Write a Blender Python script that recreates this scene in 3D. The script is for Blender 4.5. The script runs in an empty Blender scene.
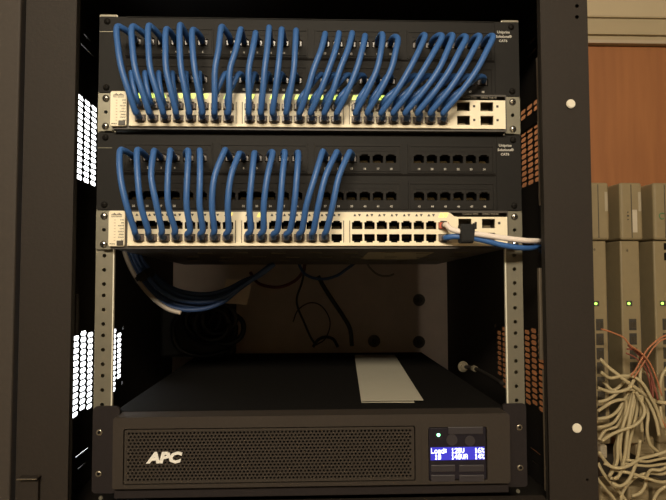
import bpy, bmesh, math, random
from mathutils import Vector, Matrix
R = random.Random(7)
SC = bpy.context.scene
COL = SC.collection

# ------------------------------------------------------------------ camera
CAM = Vector((-.0019, -.6769, -.2041)); YAW, PITCH, ROLL, FPX = .0381, .0480, -.0024, 596.2
FW = Vector((math.sin(YAW)*math.cos(PITCH), math.cos(YAW)*math.cos(PITCH), math.sin(PITCH)))
RT0 = Vector((math.cos(YAW), -math.sin(YAW), 0)); UP0 = RT0.cross(FW)
RT = RT0*math.cos(ROLL)+UP0*math.sin(ROLL); UP = UP0*math.cos(ROLL)-RT0*math.sin(ROLL)
cd = bpy.data.cameras.new('camera'); cam = bpy.data.objects.new('camera', cd); COL.objects.link(cam)
cd.sensor_width = 36; cd.lens = FPX/666*36; cd.clip_start = .01
cam.matrix_world = Matrix.Translation(CAM) @ Matrix((RT, UP, -FW)).transposed().to_4x4()
SC.camera = cam
# ------------------------------------------------------------------ world, lights, exposure
w = bpy.data.worlds.new('world'); SC.world = w; w.use_nodes = True
w.node_tree.nodes['Background'].inputs[0].default_value = (1, .86, .66, 1)
w.node_tree.nodes['Background'].inputs[1].default_value = .02
def area(name, loc, target, size, power, col):
    l = bpy.data.lights.new(name, 'AREA'); l.shape = 'RECTANGLE'; l.size, l.size_y = size; l.energy = power; l.color = col
    o = bpy.data.objects.new(name, l); COL.objects.link(o); o.location = loc
    o.rotation_euler = (Vector(target)-Vector(loc)).to_track_quat('-Z', 'Y').to_euler(); return o
area('ceiling_lamp_light', (-.15, -1.75, .74), (0, -.1, -.15), (.9, .35), 66, (1, .87, .67))
area('window_daylight', (-.62, .60, -.14), (-.30, .2, -.12), (.4, .7), 3.0, (.93, .97, 1))
SC.view_settings.view_transform = 'Standard'; SC.view_settings.look = 'None'
SC.view_settings.exposure = 0.0; SC.view_settings.gamma = 1; SC.view_settings.use_curve_mapping = False

# ------------------------------------------------------------------ helpers
def ray(px, py): return FW*FPX + RT*(px-333) + UP*(250-py)
def F(px, py, Y):
    d = ray(px, py); return CAM + d*((Y-CAM.y)/d.y)
def G(px, py, z):
    d = ray(px, py); return CAM + d*((z-CAM.z)/d.z)
def mat(name, col, rough=.5, metal=0., var=.12, scale=60., bump=0., emit=0., ecol=None, spec=.5, trans=0.):
    m = bpy.data.materials.new(name); m.use_nodes = True; nt = m.node_tree; b = nt.nodes['Principled BSDF']
    b.inputs['Roughness'].default_value = rough; b.inputs['Metallic'].default_value = metal
    b.inputs['Specular IOR Level'].default_value = spec; b.inputs['Transmission Weight'].default_value = trans
    tc = nt.nodes.new('ShaderNodeTexCoord'); n = nt.nodes.new('ShaderNodeTexNoise'); n.inputs['Scale'].default_value = scale
    n.inputs['Detail'].default_value = 4
    nt.links.new(tc.outputs['Object'], n.inputs['Vector'])
    mx = nt.nodes.new('ShaderNodeMix'); mx.data_type = 'RGBA'
    mx.inputs['A'].default_value = tuple(c*(1-var) for c in col)+(1,); mx.inputs['B'].default_value = tuple(min(1, c*(1+var)) for c in col)+(1,)
    nt.links.new(n.outputs['Fac'], mx.inputs['Factor']); nt.links.new(mx.outputs['Result'], b.inputs['Base Color'])
    if bump:
        bp = nt.nodes.new('ShaderNodeBump'); bp.inputs['Strength'].default_value = bump; bp.inputs['Distance'].default_value = .001
        nt.links.new(n.outputs['Fac'], bp.inputs['Height']); nt.links.new(bp.outputs['Normal'], b.inputs['Normal'])
    if emit:
        b.inputs['Emission Color'].default_value = (ecol or col)+(1,); b.inputs['Emission Strength'].default_value = emit
    return m
OFF = {}
def finish(o, m, parent):
    if m: o.data.materials.append(m)
    COL.objects.link(o)
    if parent: o.parent = parent; o.matrix_parent_inverse = Matrix.Translation(-OFF.get(parent.name, Vector((0, 0, 0))))
    return o
def build(name, bm, m, parent=None, smooth=False, recalc=True):
    if recalc: bmesh.ops.recalc_face_normals(bm, faces=bm.faces)
    me = bpy.data.meshes.new(name); bm.to_mesh(me); bm.free()
    if smooth: me.polygons.foreach_set('use_smooth', [True]*len(me.polygons))
    return finish(bpy.data.objects.new(name, me), m, parent)
def thing(name, label, cat, loc=(0, 0, 0), group=None):
    o = bpy.data.objects.new(name, None); COL.objects.link(o); o.location = loc; o.empty_display_size = .02; OFF[o.name] = Vector(loc)
    return tag(o, label, cat, group)
def tag(o, label, cat, group=None):
    o['label'] = label; o['category'] = cat
    if group: o['group'] = group
    return o
def struct(o): o['kind'] = 'structure'; return o
def bx(bm, x0, x1, y0, y1, z0, z1, bev=0, seg=2):
    r = bmesh.ops.create_cube(bm, size=1, matrix=Matrix.Translation(((x0+x1)/2, (y0+y1)/2, (z0+z1)/2)) @ Matrix.Diagonal((abs(x1-x0), abs(y1-y0), abs(z1-z0), 1)))
    if bev: bmesh.ops.bevel(bm, geom=list({e for v in r['verts'] for e in v.link_edges}), offset=bev, segments=seg, affect='EDGES', profile=.5)
def box(name, x0, x1, y0, y1, z0, z1, m, parent=None, bev=0):
    bm = bmesh.new(); bx(bm, x0, x1, y0, y1, z0, z1, bev); return build(name, bm, m, parent)
def tube_bm(bm, pts, r, seg=10, sub=6, cap=True):
    P = [Vector(p) for p in pts]; Q = []
    E = [P[0]*2-P[1]] + P + [P[-1]*2-P[-2]]
    for i in range(1, len(E)-2):
        a, b, c, d = E[i-1:i+3]
        for k in range(sub):
            t = k/sub
            Q.append(.5*((2*b)+(c-a)*t+(2*a-5*b+4*c-d)*t*t+(3*b-a-3*c+d)*t**3))
    Q.append(P[-1])
    T = [(Q[min(i+1, len(Q)-1)]-Q[max(i-1, 0)]).normalized() for i in range(len(Q))]
    n = T[0].orthogonal().normalized(); rings = []
    for i, q in enumerate(Q):
        n = (n-T[i]*n.dot(T[i])).normalized(); b = T[i].cross(n)
        rr = r[0]+(r[1]-r[0])*i/(len(Q)-1) if isinstance(r, tuple) else r
        rings.append([bm.verts.new(q+(n*math.cos(2*math.pi*k/seg)+b*math.sin(2*math.pi*k/seg))*rr) for k in range(seg)])
    for A, B in zip(rings, rings[1:]):
        for k in range(seg): bm.faces.new((A[k], A[(k+1) % seg], B[(k+1) % seg], B[k]))
    if cap: bm.faces.new(rings[0][::-1]); bm.faces.new(rings[-1])
def tube(name, pts, r, m, parent=None, seg=10, sub=6):
    bm = bmesh.new(); tube_bm(bm, pts, r, seg, sub); return build(name, bm, m, parent, True)
def cyl_bm(bm, c, axis, r, h, seg=20, r2=None, bev=0):
    q = Vector(axis).normalized().to_track_quat('Z', 'Y').to_matrix().to_4x4()
    x = bmesh.ops.create_cone(bm, cap_ends=True, segments=seg, radius1=r, radius2=r if r2 is None else r2, depth=h, matrix=Matrix.Translation(c) @ q)
    if bev:
        ed = [e for e in {e for v in x['verts'] for e in v.link_edges} if len(e.link_faces) == 2 and any(len(f.verts) > 4 for f in e.link_faces)]
        bmesh.ops.bevel(bm, geom=ed, offset=bev, segments=2, affect='EDGES')
def cyl(name, c, axis, r, h, m, parent=None, seg=20, bev=0, r2=None):
    bm = bmesh.new(); cyl_bm(bm, c, axis, r, h, seg, r2, bev); return build(name, bm, m, parent)
def curve_mesh(cv):
    t = bpy.data.objects.new('t', cv); me = bpy.data.meshes.new_from_object(t); bpy.data.objects.remove(t); return me
def plate(name, outline, holes, thick, m, parent=None, M=None):
    """flat plate with holes; outline in (x, z); M maps the local (x, y=-thickness.., z) frame"""
    cv = bpy.data.curves.new(name, 'CURVE'); cv.dimensions = '2D'; cv.fill_mode = 'BOTH'; cv.extrude = thick/2
    for poly in [outline]+holes:
        s = cv.splines.new('POLY'); s.points.add(len(poly)-1)
        for p, q in zip(s.points, poly): p.co = (q[0], q[1], 0, 1)
        s.use_cyclic_u = True
    me = curve_mesh(cv); me.name = name
    me.transform(M @ Matrix.Rotation(math.pi/2, 4, 'X')); me.materials.clear()
    return finish(bpy.data.objects.new(name, me), m, parent)
def rect(x0, x1, z0, z1): return [(x0, z0), (x1, z0), (x1, z1), (x0, z1)]
def rrect(x0, x1, z0, z1, r, n=4):
    out = []
    for cx, cz, a in ((x1-r, z0+r, -90), (x1-r, z1-r, 0), (x0+r, z1-r, 90), (x0+r, z0+r, 180)):
        for k in range(n+1):
            t = math.radians(a+90*k/n); out.append((cx+r*math.cos(t), cz+r*math.sin(t)))
    return out
def circ(x, z, r, n=14): return [(x+r*math.cos(2*math.pi*k/n), z+r*math.sin(2*math.pi*k/n)) for k in range(n)]
def Ty(y): return Matrix.Translation((0, y, 0))
def text_mesh(items, name, m, parent, extrude=.0002):
    """items: (string, x, y, z, size[, align, shear, offset, xscale]); lettering facing the front"""
    bm = bmesh.new()
    for it in items:
        s, x, y, z, size = it[:5]; al, sh, off, xs = (list(it[5:])+['CENTER', 0, 0, 1][len(it)-5:])[:4]
        cv = bpy.data.curves.new('t', 'FONT'); cv.body = s; cv.size = size; cv.align_x = al; cv.align_y = 'CENTER'
        cv.extrude = extrude; cv.shear = sh; cv.offset = off; cv.resolution_u = 2
        me = curve_mesh(cv); me.transform(Matrix.Translation((x, y, z)) @ Matrix.Rotation(math.pi/2, 4, 'X') @ Matrix.Diagonal((xs, 1, 1, 1)))
        bm.from_mesh(me); bpy.data.meshes.remove(me)
    return build(name, bm, m, parent, recalc=False)
ORD = 'first second third fourth fifth sixth seventh eighth ninth tenth eleventh twelfth thirteenth fourteenth fifteenth sixteenth seventeenth eighteenth nineteenth twentieth twenty-first twenty-second twenty-third twenty-fourth'.split()

# ------------------------------------------------------------------ materials
CAB = mat('cabinet_black_paint', (.022, .0165, .0125), .65, 0, .18, 300, .15, spec=.25)
CABI = mat('cabinet_inner_paint', (.026, .0215, .0175), .75, 0, .18, 200, .1, spec=.2)
BACK = mat('cabinet_back_paint', (.78, .64, .55), .8, 0, .12, 30)
RAIL = mat('zinc_rail', (.21, .19, .14), .45, .55, .12, 80)
EDGE = mat('rail_highlight_tone', (.80, .76, .62), .5, .2)
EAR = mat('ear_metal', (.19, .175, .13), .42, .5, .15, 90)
SCREW = mat('screw_steel', (.55, .52, .46), .25, .95, .1, 200)
CREAM = mat('cream_switch_plastic', (.86, .76, .56), .45, 0, .03, 40)
SWB = mat('switch_body_metal', (.11, .095, .078), .45, .2, .15, 60)
SWT = mat('switch_top_strip', (.050, .042, .034), .5, 0, .1, 60)
HOLE = mat('port_black', (.008, .0065, .0055), .85, spec=.1)
GOLD = mat('contact_gold', (.55, .38, .16), .35, .8)
SFPM = mat('sfp_cage_metal', (.16, .13, .08), .4, .8)
PANEL = mat('patch_panel_black', (.0085, .0070, .0055), .6, 0, .2, 150, .1, spec=.2)
MODU = mat('patch_module_black', (.0105, .0086, .0068), .6, 0, .2, 150, .1, spec=.2)
PRINT = mat('white_print', (.55, .52, .46), .6)
PRINTG = mat('grey_print', (.26, .23, .18), .6)
DPRINT = mat('dark_print', (.05, .038, .028), .6)
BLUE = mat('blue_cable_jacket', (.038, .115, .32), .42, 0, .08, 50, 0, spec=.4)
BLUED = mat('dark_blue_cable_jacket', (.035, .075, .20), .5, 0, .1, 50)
WHITEC = mat('white_cable_jacket', (.80, .70, .62), .5, 0, .04, 50)
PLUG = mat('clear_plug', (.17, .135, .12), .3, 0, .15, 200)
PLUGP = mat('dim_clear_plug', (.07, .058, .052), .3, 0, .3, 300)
BOOT = mat('dark_plug_latch', (.05, .04, .036), .4)
REDPL = mat('red_plug', (.55, .12, .07), .35)
LEDON = mat('led_lit_green', (.5, .75, .1), .4, emit=1.6, ecol=(.70, .92, .16))
LEDAM = mat('led_lit_amber', (.8, .7, .2), .4, emit=.8, ecol=(1, .85, .2))
LEDOFF = mat('led_dark', (.05, .04, .03), .4)
VELCRO = mat('black_velcro', (.010, .010, .010), .9, 0, .2, 400, .5)
UPSB = mat('ups_case_black', (.008, .0072, .0065), .8, 0, .2, 120, .1, spec=.06)
BEZ = mat('ups_bezel_plastic', (.036, .028, .022), .7, 0, .12, 300, .1, spec=.2)
GRILL = mat('ups_grille_plastic', (.037, .029, .0225), .7, 0, .12, 300, spec=.2)
UEAR = mat('ups_ear_black', (.018, .0135, .013), .7, 0, .15, 200, spec=.2)
LOGO = mat('silver_logo', (.85, .82, .76), .35, .1, .03, emit=0)
LCD = mat('lcd_blue_backlight', (.01, .01, .25), .3, emit=.75, ecol=(.07, .06, .62))
LCDT = mat('lcd_white_characters', (.7, .75, 1), .3, emit=2.6, ecol=(.72, .76, 1))
GLOSS = mat('display_window_black', (.016, .014, .020), .15)
GREENL = mat('ups_green_led', (.2, .9, .4), .3, emit=6, ecol=(.25, 1, .45))
PAPER = mat('paper', (.40, .37, .29), .8, 0, .04, 30)
TAGP = mat('beige_card', (.85, .70, .52), .8)
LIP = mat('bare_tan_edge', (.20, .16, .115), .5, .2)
DARKC = mat('black_cord', (.012, .011, .010), .5)
REDC = mat('dull_red_cord', (.12, .02, .022), .5)
BOLTM = mat('dull_zinc', (.30, .26, .18), .45, .5, .2, 200)
CAPM = mat('white_cap', (.72, .66, .54), .4)
MODB = mat('beige_module_plastic', (.27, .21, .115), .55, 0, .1, 60)
MODL = mat('pale_module_label', (.40, .34, .24), .6)
MODD = mat('module_socket_dark', (.05, .042, .032), .6, 0, .3, 300)
BEIGEC = mat('beige_cable_jacket', (.50, .41, .235), .55, 0, .08, 50)
ORANGEC = mat('orange_wire_jacket', (.46, .17, .075), .55, 0, .08, 50)
RUSTC = mat('rust_wire_jacket', (.26, .075, .05), .55, 0, .08, 50)
WALLP = mat('painted_wall', (.50, .41, .27), .85, 0, .05, 12, .1)
TRIMP = mat('painted_trim', (.41, .33, .205), .7, 0, .05, 12)
TRIML = mat('trim_bottom_edge', (.44, .35, .25), .7, 0, .05, 12)
FLOORM = mat('grey_floor', (.22, .19, .16), .7, 0, .1, 5)
CEILM = mat('ceiling_tile', (.5, .46, .38), .9, 0, .05, 8)
PANE = mat('bright_window_pane', (.9, .95, 1), .5, emit=4, ecol=(.93, .97, 1))
WOOD = mat('orange_plywood', (.37, .145, .050), .6)
nt = WOOD.node_tree; nz = [n for n in nt.nodes if n.type == 'TEX_NOISE'][0]; tc = [n for n in nt.nodes if n.type == 'TEX_COORD'][0]
mp = nt.nodes.new('ShaderNodeMapping'); mp.inputs['Scale'].default_value = (26, 26, 2.2); nz.inputs['Scale'].default_value = 2.0; nz.inputs['Detail'].default_value = 8
nt.links.new(tc.outputs['Object'], mp.inputs['Vector']); nt.links.new(mp.outputs['Vector'], nz.inputs['Vector'])
mxw = [n for n in nt.nodes if n.type == 'MIX'][0]; mxw.inputs['A'].default_value = (.23, .085, .028, 1); mxw.inputs['B'].default_value = (.42, .165, .055, 1)

# ------------------------------------------------------------------ room
WY = .62
RX0, RX1, RY0, RZ0, RZ1 = -1.9, 1.9, -2.5, -1.65, .85
struct(box('floor', RX0, RX1, RY0, WY, RZ0-.05, RZ0, FLOORM)); struct(box('ceiling', RX0, RX1, RY0, WY, RZ1, RZ1+.05, CEILM))
struct(box('wall_left', RX0-.05, RX0, RY0, WY, RZ0, RZ1, WALLP)); struct(box('wall_right', RX1, RX1+.05, RY0, WY, RZ0, RZ1, WALLP))
struct(box('wall_front', RX0, RX1, RY0-.05, RY0, RZ0, RZ1, WALLP))
wx0, wx1, wz0, wz1 = -1.0, -.365, -.68, .36
struct(plate('wall_back', rect(RX0, RX1, RZ0, RZ1), [rect(wx0, wx1, wz0, wz1)], .05, WALLP, M=Ty(WY+.025)))
wn = struct(plate('window_1', rect(wx0-.0, wx1+.0, wz0, wz1), [rect(wx0+.03, wx1-.02, wz0+.03, wz1-.03)], .05, TRIMP, M=Ty(WY+.025)))
box('window_pane', wx0+.03, wx1-.02, WY+.020, WY+.026, wz0+.03, wz1-.03, PANE, wn)
zt = [F(630, y, .585).z for y in (16, 32, 39.3, 43)]
box_ = bmesh.new()
for a, b, yy in ((zt[0], zt[1], .598), (zt[1], zt[2], .606), (zt[2], zt[3], .590)): bx(box_, -.34, RX1, yy, WY, b, a, .001)
bx(box_, -.34, RX1, .592, WY, zt[0]-.0, zt[0]+.004, .001)
tr = struct(build('trim_1', box_, TRIMP))
struct(box('trim_2', -.34, RX1, .586, .590, zt[3], zt[2]-.001, TRIML))
bw = box('plywood_backboard', -.33, 1.45, .602, WY-.001, -1.0, zt[3]-.0005, WOOD)
tag(bw, 'orange-brown plywood board on the wall behind the cabinet and phone modules', 'board')
lf = thing('ceiling_lamp', 'warm rectangular ceiling lamp above the space in front of the cabinet', 'lamp', (-.15, -1.75, RZ1))
box('lamp_housing', -.63, .33, -1.95, -1.55, RZ1-.06, RZ1, CEILM, lf, .004)

# ------------------------------------------------------------------ cabinet
cb = thing('wall_mount_rack_cabinet', 'open black steel rack cabinet hung on the wall, slotted side panels', 'rack cabinet', (0, .3, -.47))
XI, XO, SX = .2525, .3055, .292
ZT, ZB = .150, -.472
YF = -.040
for s in (-1, 1):
    a, b = sorted((s*XI, s*XO)); hs = []
    if s == 1:
        for px, py, r in ((577, 6, .0022), (577, 17, .0022), (587.5, 480, .0016)):
            p = F(px, py, YF); hs.append(circ(p.x, p.z, r))
    plate('front_post', rect(a, b, ZB, ZT), hs, .003, CAB, cb, Ty(YF+.0015))
    c, d = sorted((s*XO, s*(XO-.0025)))
    box('post_side', c, d, YF+.003, .600, ZB, ZT, CAB, cb)
    # inner return flange of the post
    c, d = sorted((s*XI, s*(XI+.002)))
    box('post_return', c, d, YF+.003, YF+.010, ZB, ZT, CABI, cb)
box('header', -XI, XI, YF, YF+.02, .118, ZT, CAB, cb, .001)
box('sill', -XI, XI, YF, YF+.02, ZB, -.4415, CAB, cb, .001)
box('top_panel', -XO+.003, XO-.003, YF+.02, .60, ZT-.004, ZT, CABI, cb)
box('bottom_panel', -XO+.003, XO-.003, YF+.02, .60, ZB, ZB+.004, CABI, cb)
box('back_panel', -XO+.003, XO-.003, .596, .600, ZB+.004, ZT-.004, BACK, cb)
# slotted inner side panels
ZV1 = (F(80, 92, .07).z+F(80, 180, .07).z)/2; ZV2 = (F(80, 337, .07).z+F(80, 418, .07).z)/2
def slots(s):
    hs = []; P = .0078
    def hexa(y, z, w, h): return [(y-w, z), (y-w*.74, z-h), (y+w*.74, z-h), (y+w, z), (y+w*.74, z+h), (y-w*.74, z+h)]
    for zc in (ZV1, ZV2):
        for c in range(10):
            y = .030+c*.0240
            n = (11, 12, 13, 13, 13, 13, 13, 12, 12, 9)[c]
            if zc > -.1: n = (12, 13, 14, 14, 14, 14, 14, 13, 11, 7)[c]
            for k in range(n):
                z = zc+(k-(n-1)/2)*P+(P/2 if (c % 2 and n % 2) else 0)
                hs.append(hexa(y, z, .0113, .0031))
    for z in (ZV2+.045, ZV2-.040): hs.append(rect(.2605, .2655, z-.003, z+.003))
    return hs
for s in (-1, 1):
    hs = slots(s)
    for (ya, yb, pts) in ():
        pass
    # two narrow slits above and two below the slot fields
    for px0, px1, py0 in (((83, 90, 33.6), (80.4, 93.3, 43.8), (75, 88, 457.5), (77, 85.5, 469)) if s < 0 else ((537, 530, 36), (539, 528, 46), (541, 531, 455), (540, 533, 466))):
        x = s*SX; d = ray(px0, py0); t = (x-CAM.x)/d.x; p = CAM+d*t
        d = ray(px1, py0); q = CAM+d*((x-CAM.x)/d.x)
        hs.append(rect(p.y, q.y, p.z-.0007, p.z+.0007))
    plate('side_panel', rect(YF+.004, .594, ZB+.005, ZT-.005), hs, .0015, CABI, cb, Matrix.Translation((s*SX, 0, 0)) @ Matrix.Rotation(math.pi/2, 4, 'Z'))
# openings in the outer skin where the slots are: post_side is cut by replacing it with a frame
for o in [o for o in cb.children if o.name.startswith('post_side')]:
    s = 1 if o.data.vertices[0].co.x > 0 else -1
    bpy.data.objects.remove(o)
    plate('outer_side', rect(YF+.003, .600, ZB, ZT), [rect(.005, .56, -.44, .12)], .0025, CAB, cb, Matrix.Translation((s*(XO-.00125), 0, 0)) @ Matrix.Rotation(math.pi/2, 4, 'Z'))
# brace across the right slot field
a = F(531, 119, .10); b = F(531, 130, .10)
box('side_brace', SX-.006, SX-.001, .0, .30, b.z, a.z, CABI, cb, .001)
# rails
for s in (-1, 1):
    for yy in (0,):
        hs = []; z = .0889
        k = 0
        while z > -.46:
            hs.append(circ(s*.23255, z, .0022, 10)); z -= (.015875, .015875, .0127)[k % 3]; k += 1
        a, b = sorted((s*.2225, s*.2420))
        r = plate('mounting_rail', rect(a, b, -.437, .098), hs, .002, RAIL, cb, Ty(yy+.0012))
        bm = bmesh.new()
        c, d = sorted((s*.2420, s*.2402)); bx(bm, c, d, yy+.0022, yy+.03, -.437, .098)
        build('rail_flange', bm, RAIL, cb)
        c, d = sorted((s*.2215, s*.2229)); box('rail_edge_highlight', c, d, -.0004, .004, -.437, .097, EDGE, cb, .0003)  # pale strip: highlight along the rail's inner edge put into its colour
# bare edge strips beside the right post, one beside the left
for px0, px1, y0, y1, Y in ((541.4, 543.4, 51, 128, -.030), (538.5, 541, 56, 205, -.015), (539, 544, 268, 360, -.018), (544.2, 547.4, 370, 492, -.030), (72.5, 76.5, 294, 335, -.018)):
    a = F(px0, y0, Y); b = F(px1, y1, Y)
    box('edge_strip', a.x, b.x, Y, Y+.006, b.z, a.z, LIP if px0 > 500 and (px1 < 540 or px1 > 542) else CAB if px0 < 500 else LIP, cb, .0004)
for px, py in ((570.5, 104), (576.7, 428)):
    p = F(px, py, YF-.001); cyl('white_rivet_cap', p+Vector((0, -.0005, 0)), (0, -1, 0), .0049, .003, CAPM, cb, 24, .0008)
# opened door to the left of the frame, with its hinge
dz0, dz1 = ZB, ZT
box('door', -.56, -.3085, YF-.006, YF+.012, dz0, dz1, mat('door_paint', (.045, .036, .029), .65, 0, .15, 200, .1, spec=.25), cb, .002)
p = F(18, 478.5, YF-.008); q = F(38, 478.5, YF-.008)
bm = bmesh.new(); bx(bm, p.x, q.x, YF-.010, YF-.0005, p.z-.0009, p.z+.0009, .0005); bx(bm, p.x+.001, q.x-.001, YF-.0055, YF-.0005, p.z-.03, p.z-.0009, .0005)
h = build('hinge', bm, CAB, cb)
box('hinge_edge', p.x, q.x, YF-.0112, YF-.0098, p.z-.0006, p.z+.0006, SCREW, h)
# bolts on the cabinet back
for px, py in ((419, 300), (374, 341), (419, 342)):
    p = F(px, py, .594); o = cyl('mounting_washer', p, (0, -1, 0), .013, .004, BOLTM if 0 else mat('dark_washer', (.09, .075, .06), .5, .3), cb, 24, .001)
    cyl('bolt_head', p+Vector((.0, -.006, 0)), (0, -1, 0), .0065, .009, mat('dark_bolt', (.05, .042, .035), .5, .3), o, 6)

# ------------------------------------------------------------------ ports
def rj(x, z, up, w=.0117, h=.0084):
    """outline of a modular socket, keyway up or down; z is the centre"""
    s = 1 if up else -1
    pts = [(-w/2, -h/2), (w/2, -h/2), (w/2, h/2-.0006), (w/2-.0022, h/2-.0006), (w/2-.0022, h/2+.0010), (-w/2+.0022, h/2+.0010), (-w/2+.0022, h/2-.0006), (-w/2, h/2-.0006)]
    return [(x+a, z+b*s) for a, b in pts]
def socket_proto(w, h, depth, m):
    """open-front box with eight contact pins, origin at the mouth"""
    bm = bmesh.new(); a, c = w/2, h/2; t = .0005
    bx(bm, -a-t, -a, 0, depth, -c, c); bx(bm, a, a+t, 0, depth, -c, c); bx(bm, -a-t, a+t, 0, depth, c, c+t)
    bx(bm, -a-t, a+t, 0, depth, -c-t, -c); bx(bm, -a-t, a+t, depth, depth+t, -c-t, c+t)
    me = bpy.data.meshes.new('port'); bm.to_mesh(me); bm.free(); me.materials.append(m)
    return me
def pins_proto(up, h):
    bm = bmesh.new()
    for k in range(8):
        x = (k-3.5)*.00105
        a = Vector((x, .003, h*.40*(-1 if up else 1))); b = Vector((x, .009, -h*.05*(-1 if up else 1)))
        tube_bm(bm, [a, (a+b)/2, b], .00022, 4, 2)
    me = bpy.data.meshes.new('contacts'); bm.to_mesh(me); bm.free(); me.materials.append(GOLD); return me
SOCK = socket_proto(.0120, .0108, .011, HOLE); PJ = socket_proto(.0118, .0090, .012, HOLE)
PIN_U = pins_proto(True, .0072); PIN_D = pins_proto(False, .0072)
SFPS = socket_proto(.0152, .0100, .02, SFPM)
def inst(name, me, loc, parent):
    o = bpy.data.objects.new(name, me); COL.objects.link(o); o.parent = parent
    o.location = Vector(loc)-OFF.get(parent.name, Vector((0, 0, 0))); OFF[o.name] = Vector(loc)
    return o

# ------------------------------------------------------------------ switches
YS = -.012
PX = [-.1905+.0139*k for k in range(8)]+[-.0697+.0139*k for k in range(8)]+[.0505+.0139*k for k in range(8)]
def screw(c, parent, r=.0042):
    bm = bmesh.new(); bmesh.ops.create_uvsphere(bm, u_segments=18, v_segments=10, radius=1, matrix=Matrix.Translation(c+Vector((0, .0008, 0))) @ Matrix.Diagonal((r, .0026, r, 1)))
    o = build('mounting_screw', bm, SCREW, parent, True)
    bm = bmesh.new(); bx(bm, c.x-r*.55, c.x+r*.55, c.y-.0019, c.y-.0012, c.z-.0004, c.z+.0004); bx(bm, c.x-.0004, c.x+.0004, c.y-.0019, c.y-.0012, c.z-r*.55, c.z+r*.55)
    build('cross_slot', bm, HOLE, o)
SAG = -.1706-F(300, 264.5, .37).z
def make_switch(dz, label, lit):
    """dz: height of the top mounting hole"""
    t = thing('network_switch', label, 'network switch', (0, YS, dz-.0355), 'network switches with cream faces')
    zt, zb = dz+.0054, dz-.0372
    sag = SAG if dz < -.1 else 0; YB = .37
    zs = lambda y: zb-sag*max(0, y)/YB
    bm = bmesh.new(); bx(bm, -.2215, .2215, YS+.0142, YB, zb, zt)
    for v in bm.verts:
        if v.co.y > .1: v.co.z -= sag
    build('housing', bm, SWB, t)
    # vents pressed into the underside, in lighter metal that stands in for their glints
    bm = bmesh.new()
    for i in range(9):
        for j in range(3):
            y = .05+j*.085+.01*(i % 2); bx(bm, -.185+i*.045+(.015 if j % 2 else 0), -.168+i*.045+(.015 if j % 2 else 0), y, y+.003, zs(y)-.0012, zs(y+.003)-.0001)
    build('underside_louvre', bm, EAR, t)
    # dark strip round the cream face
    plate('front_bezel', rrect(-.2222, .2222, zb, zt, .001), [rect(-.2035, .2208, dz-.0348, dz+.0034)], .014, SWT, t, Ty(YS+.007))
    # cream face, stepped down at the right
    ft, fb = dz+.0036, dz-.0344
    out = [(-.2030, fb), (.2204, fb), (.2204, dz-.0016), (.1645, dz-.0016), (.1600, dz-.0008), (.1565, dz+.0020), (.1535, ft), (-.2030, ft)]
    zu, zl = dz-.0113, dz-.0253
    holes = [rj(x, zu, True) for x in PX]+[rj(x, zl, False) for x in PX]
    S = [(x, z) for x in (.1722, .1990) for z in (dz-.0087, dz-.0245)]
    holes += [rect(x-.0074, x+.0074, z-.0056, z+.0050) for x, z in S]
    plate('face_plate', out, holes, .0028, CREAM, t, Ty(YS-.0004))
    # raised rims: lip under the ports, bars between port blocks
    bm = bmesh.new(); bx(bm, -.2030, .1575, YS-.0032, YS-.0017, fb, fb+.0036, .0005)
    for x in (-.0813, .0388): bx(bm, x-.0020, x+.0020, YS-.0029, YS-.0017, fb+.003, dz-.005, .0005)
    build('face_rib', bm, CREAM, t)
    bm = bmesh.new()
    for x in (-.0813, .0388):
        for d in (-.0034, .0034): bx(bm, x+d-.0004, x+d+.0004, YS-.0021, YS-.0017, dz-.0315, dz-.006)
    build('face_groove', bm, DPRINT, t)
    for k, x in enumerate(PX):
        for up, z in ((True, zu), (False, zl)):
            o = inst('port', SOCK, (x, YS+.001, z), t)
            inst('contacts', PIN_U if up else PIN_D, (x, YS+.001, z), o)
    for k, (x, z) in enumerate(S):
        o = inst('uplink_port', SFPS, (x, YS+.001, z-.0003), t)
        b = bmesh.new(); bx(b, x-.004, x+.004, YS+.006, YS+.012, z-.0052, z-.002); build('latch_tab', b, SFPM, o)
        e = bmesh.new(); bx(e, x+.0108, x+.0134, YS-.0022, YS-.0017, z-.0012, z+.0014); build('indicator_window', e, LEDOFF, t)
    # link lamps: a pair of small arrows above each column of ports
    for k, x in enumerate(PX):
        for up in (0, 1):
            cx = x+(-.0026 if up == 0 else .0026); cz = dz+.0002
            bm = bmesh.new(); h = .0013*(1 if up == 0 else -1); on = lit(k, up)
            sc = 1.9 if on else 1
            vs = [bm.verts.new((cx+a*.0016*sc, YS-.0021, cz+b*h*sc)) for a, b in ((-1, -1), (1, -1), (.25, 1), (-.25, 1))]
            f = bm.faces.new(vs); r = bmesh.ops.extrude_face_region(bm, geom=[f])
            for v in r['geom']:
                if isinstance(v, bmesh.types.BMVert): v.co.y += .0012
            build('link_lamp', bm, on or LEDOFF, t)
    # mode panel at the left
    mp = plate('mode_panel', rrect(-.2232, -.2056, dz-.0346, dz+.0044, .0022), [], .005, CREAM, t, Ty(YS-.0012))
    bm = bmesh.new(); bx(bm, -.2141, -.2068, YS-.0046, YS-.0035, dz-.0341, dz-.0285, .0006); build('mode_button', bm, LEDOFF, mp)
    bm = bmesh.new(); X = -.2144; hts = (1, 1.7, 2.6, 1.7, 1, 1.7, 2.6, 1.7, 1)
    for k, hh in enumerate(hts): bx(bm, X-.0052+k*.0013-.0004, X-.0052+k*.0013+.0004, YS-.0042, YS-.0036, dz-.0006, dz-.0006+hh*.0010)
    build('maker_logo', bm, DPRINT, mp)
    text_mesh([('Cisco Systems', X, YS-.0039, dz-.0020, .0020)], 'maker_lettering', DPRINT, mp)
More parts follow.
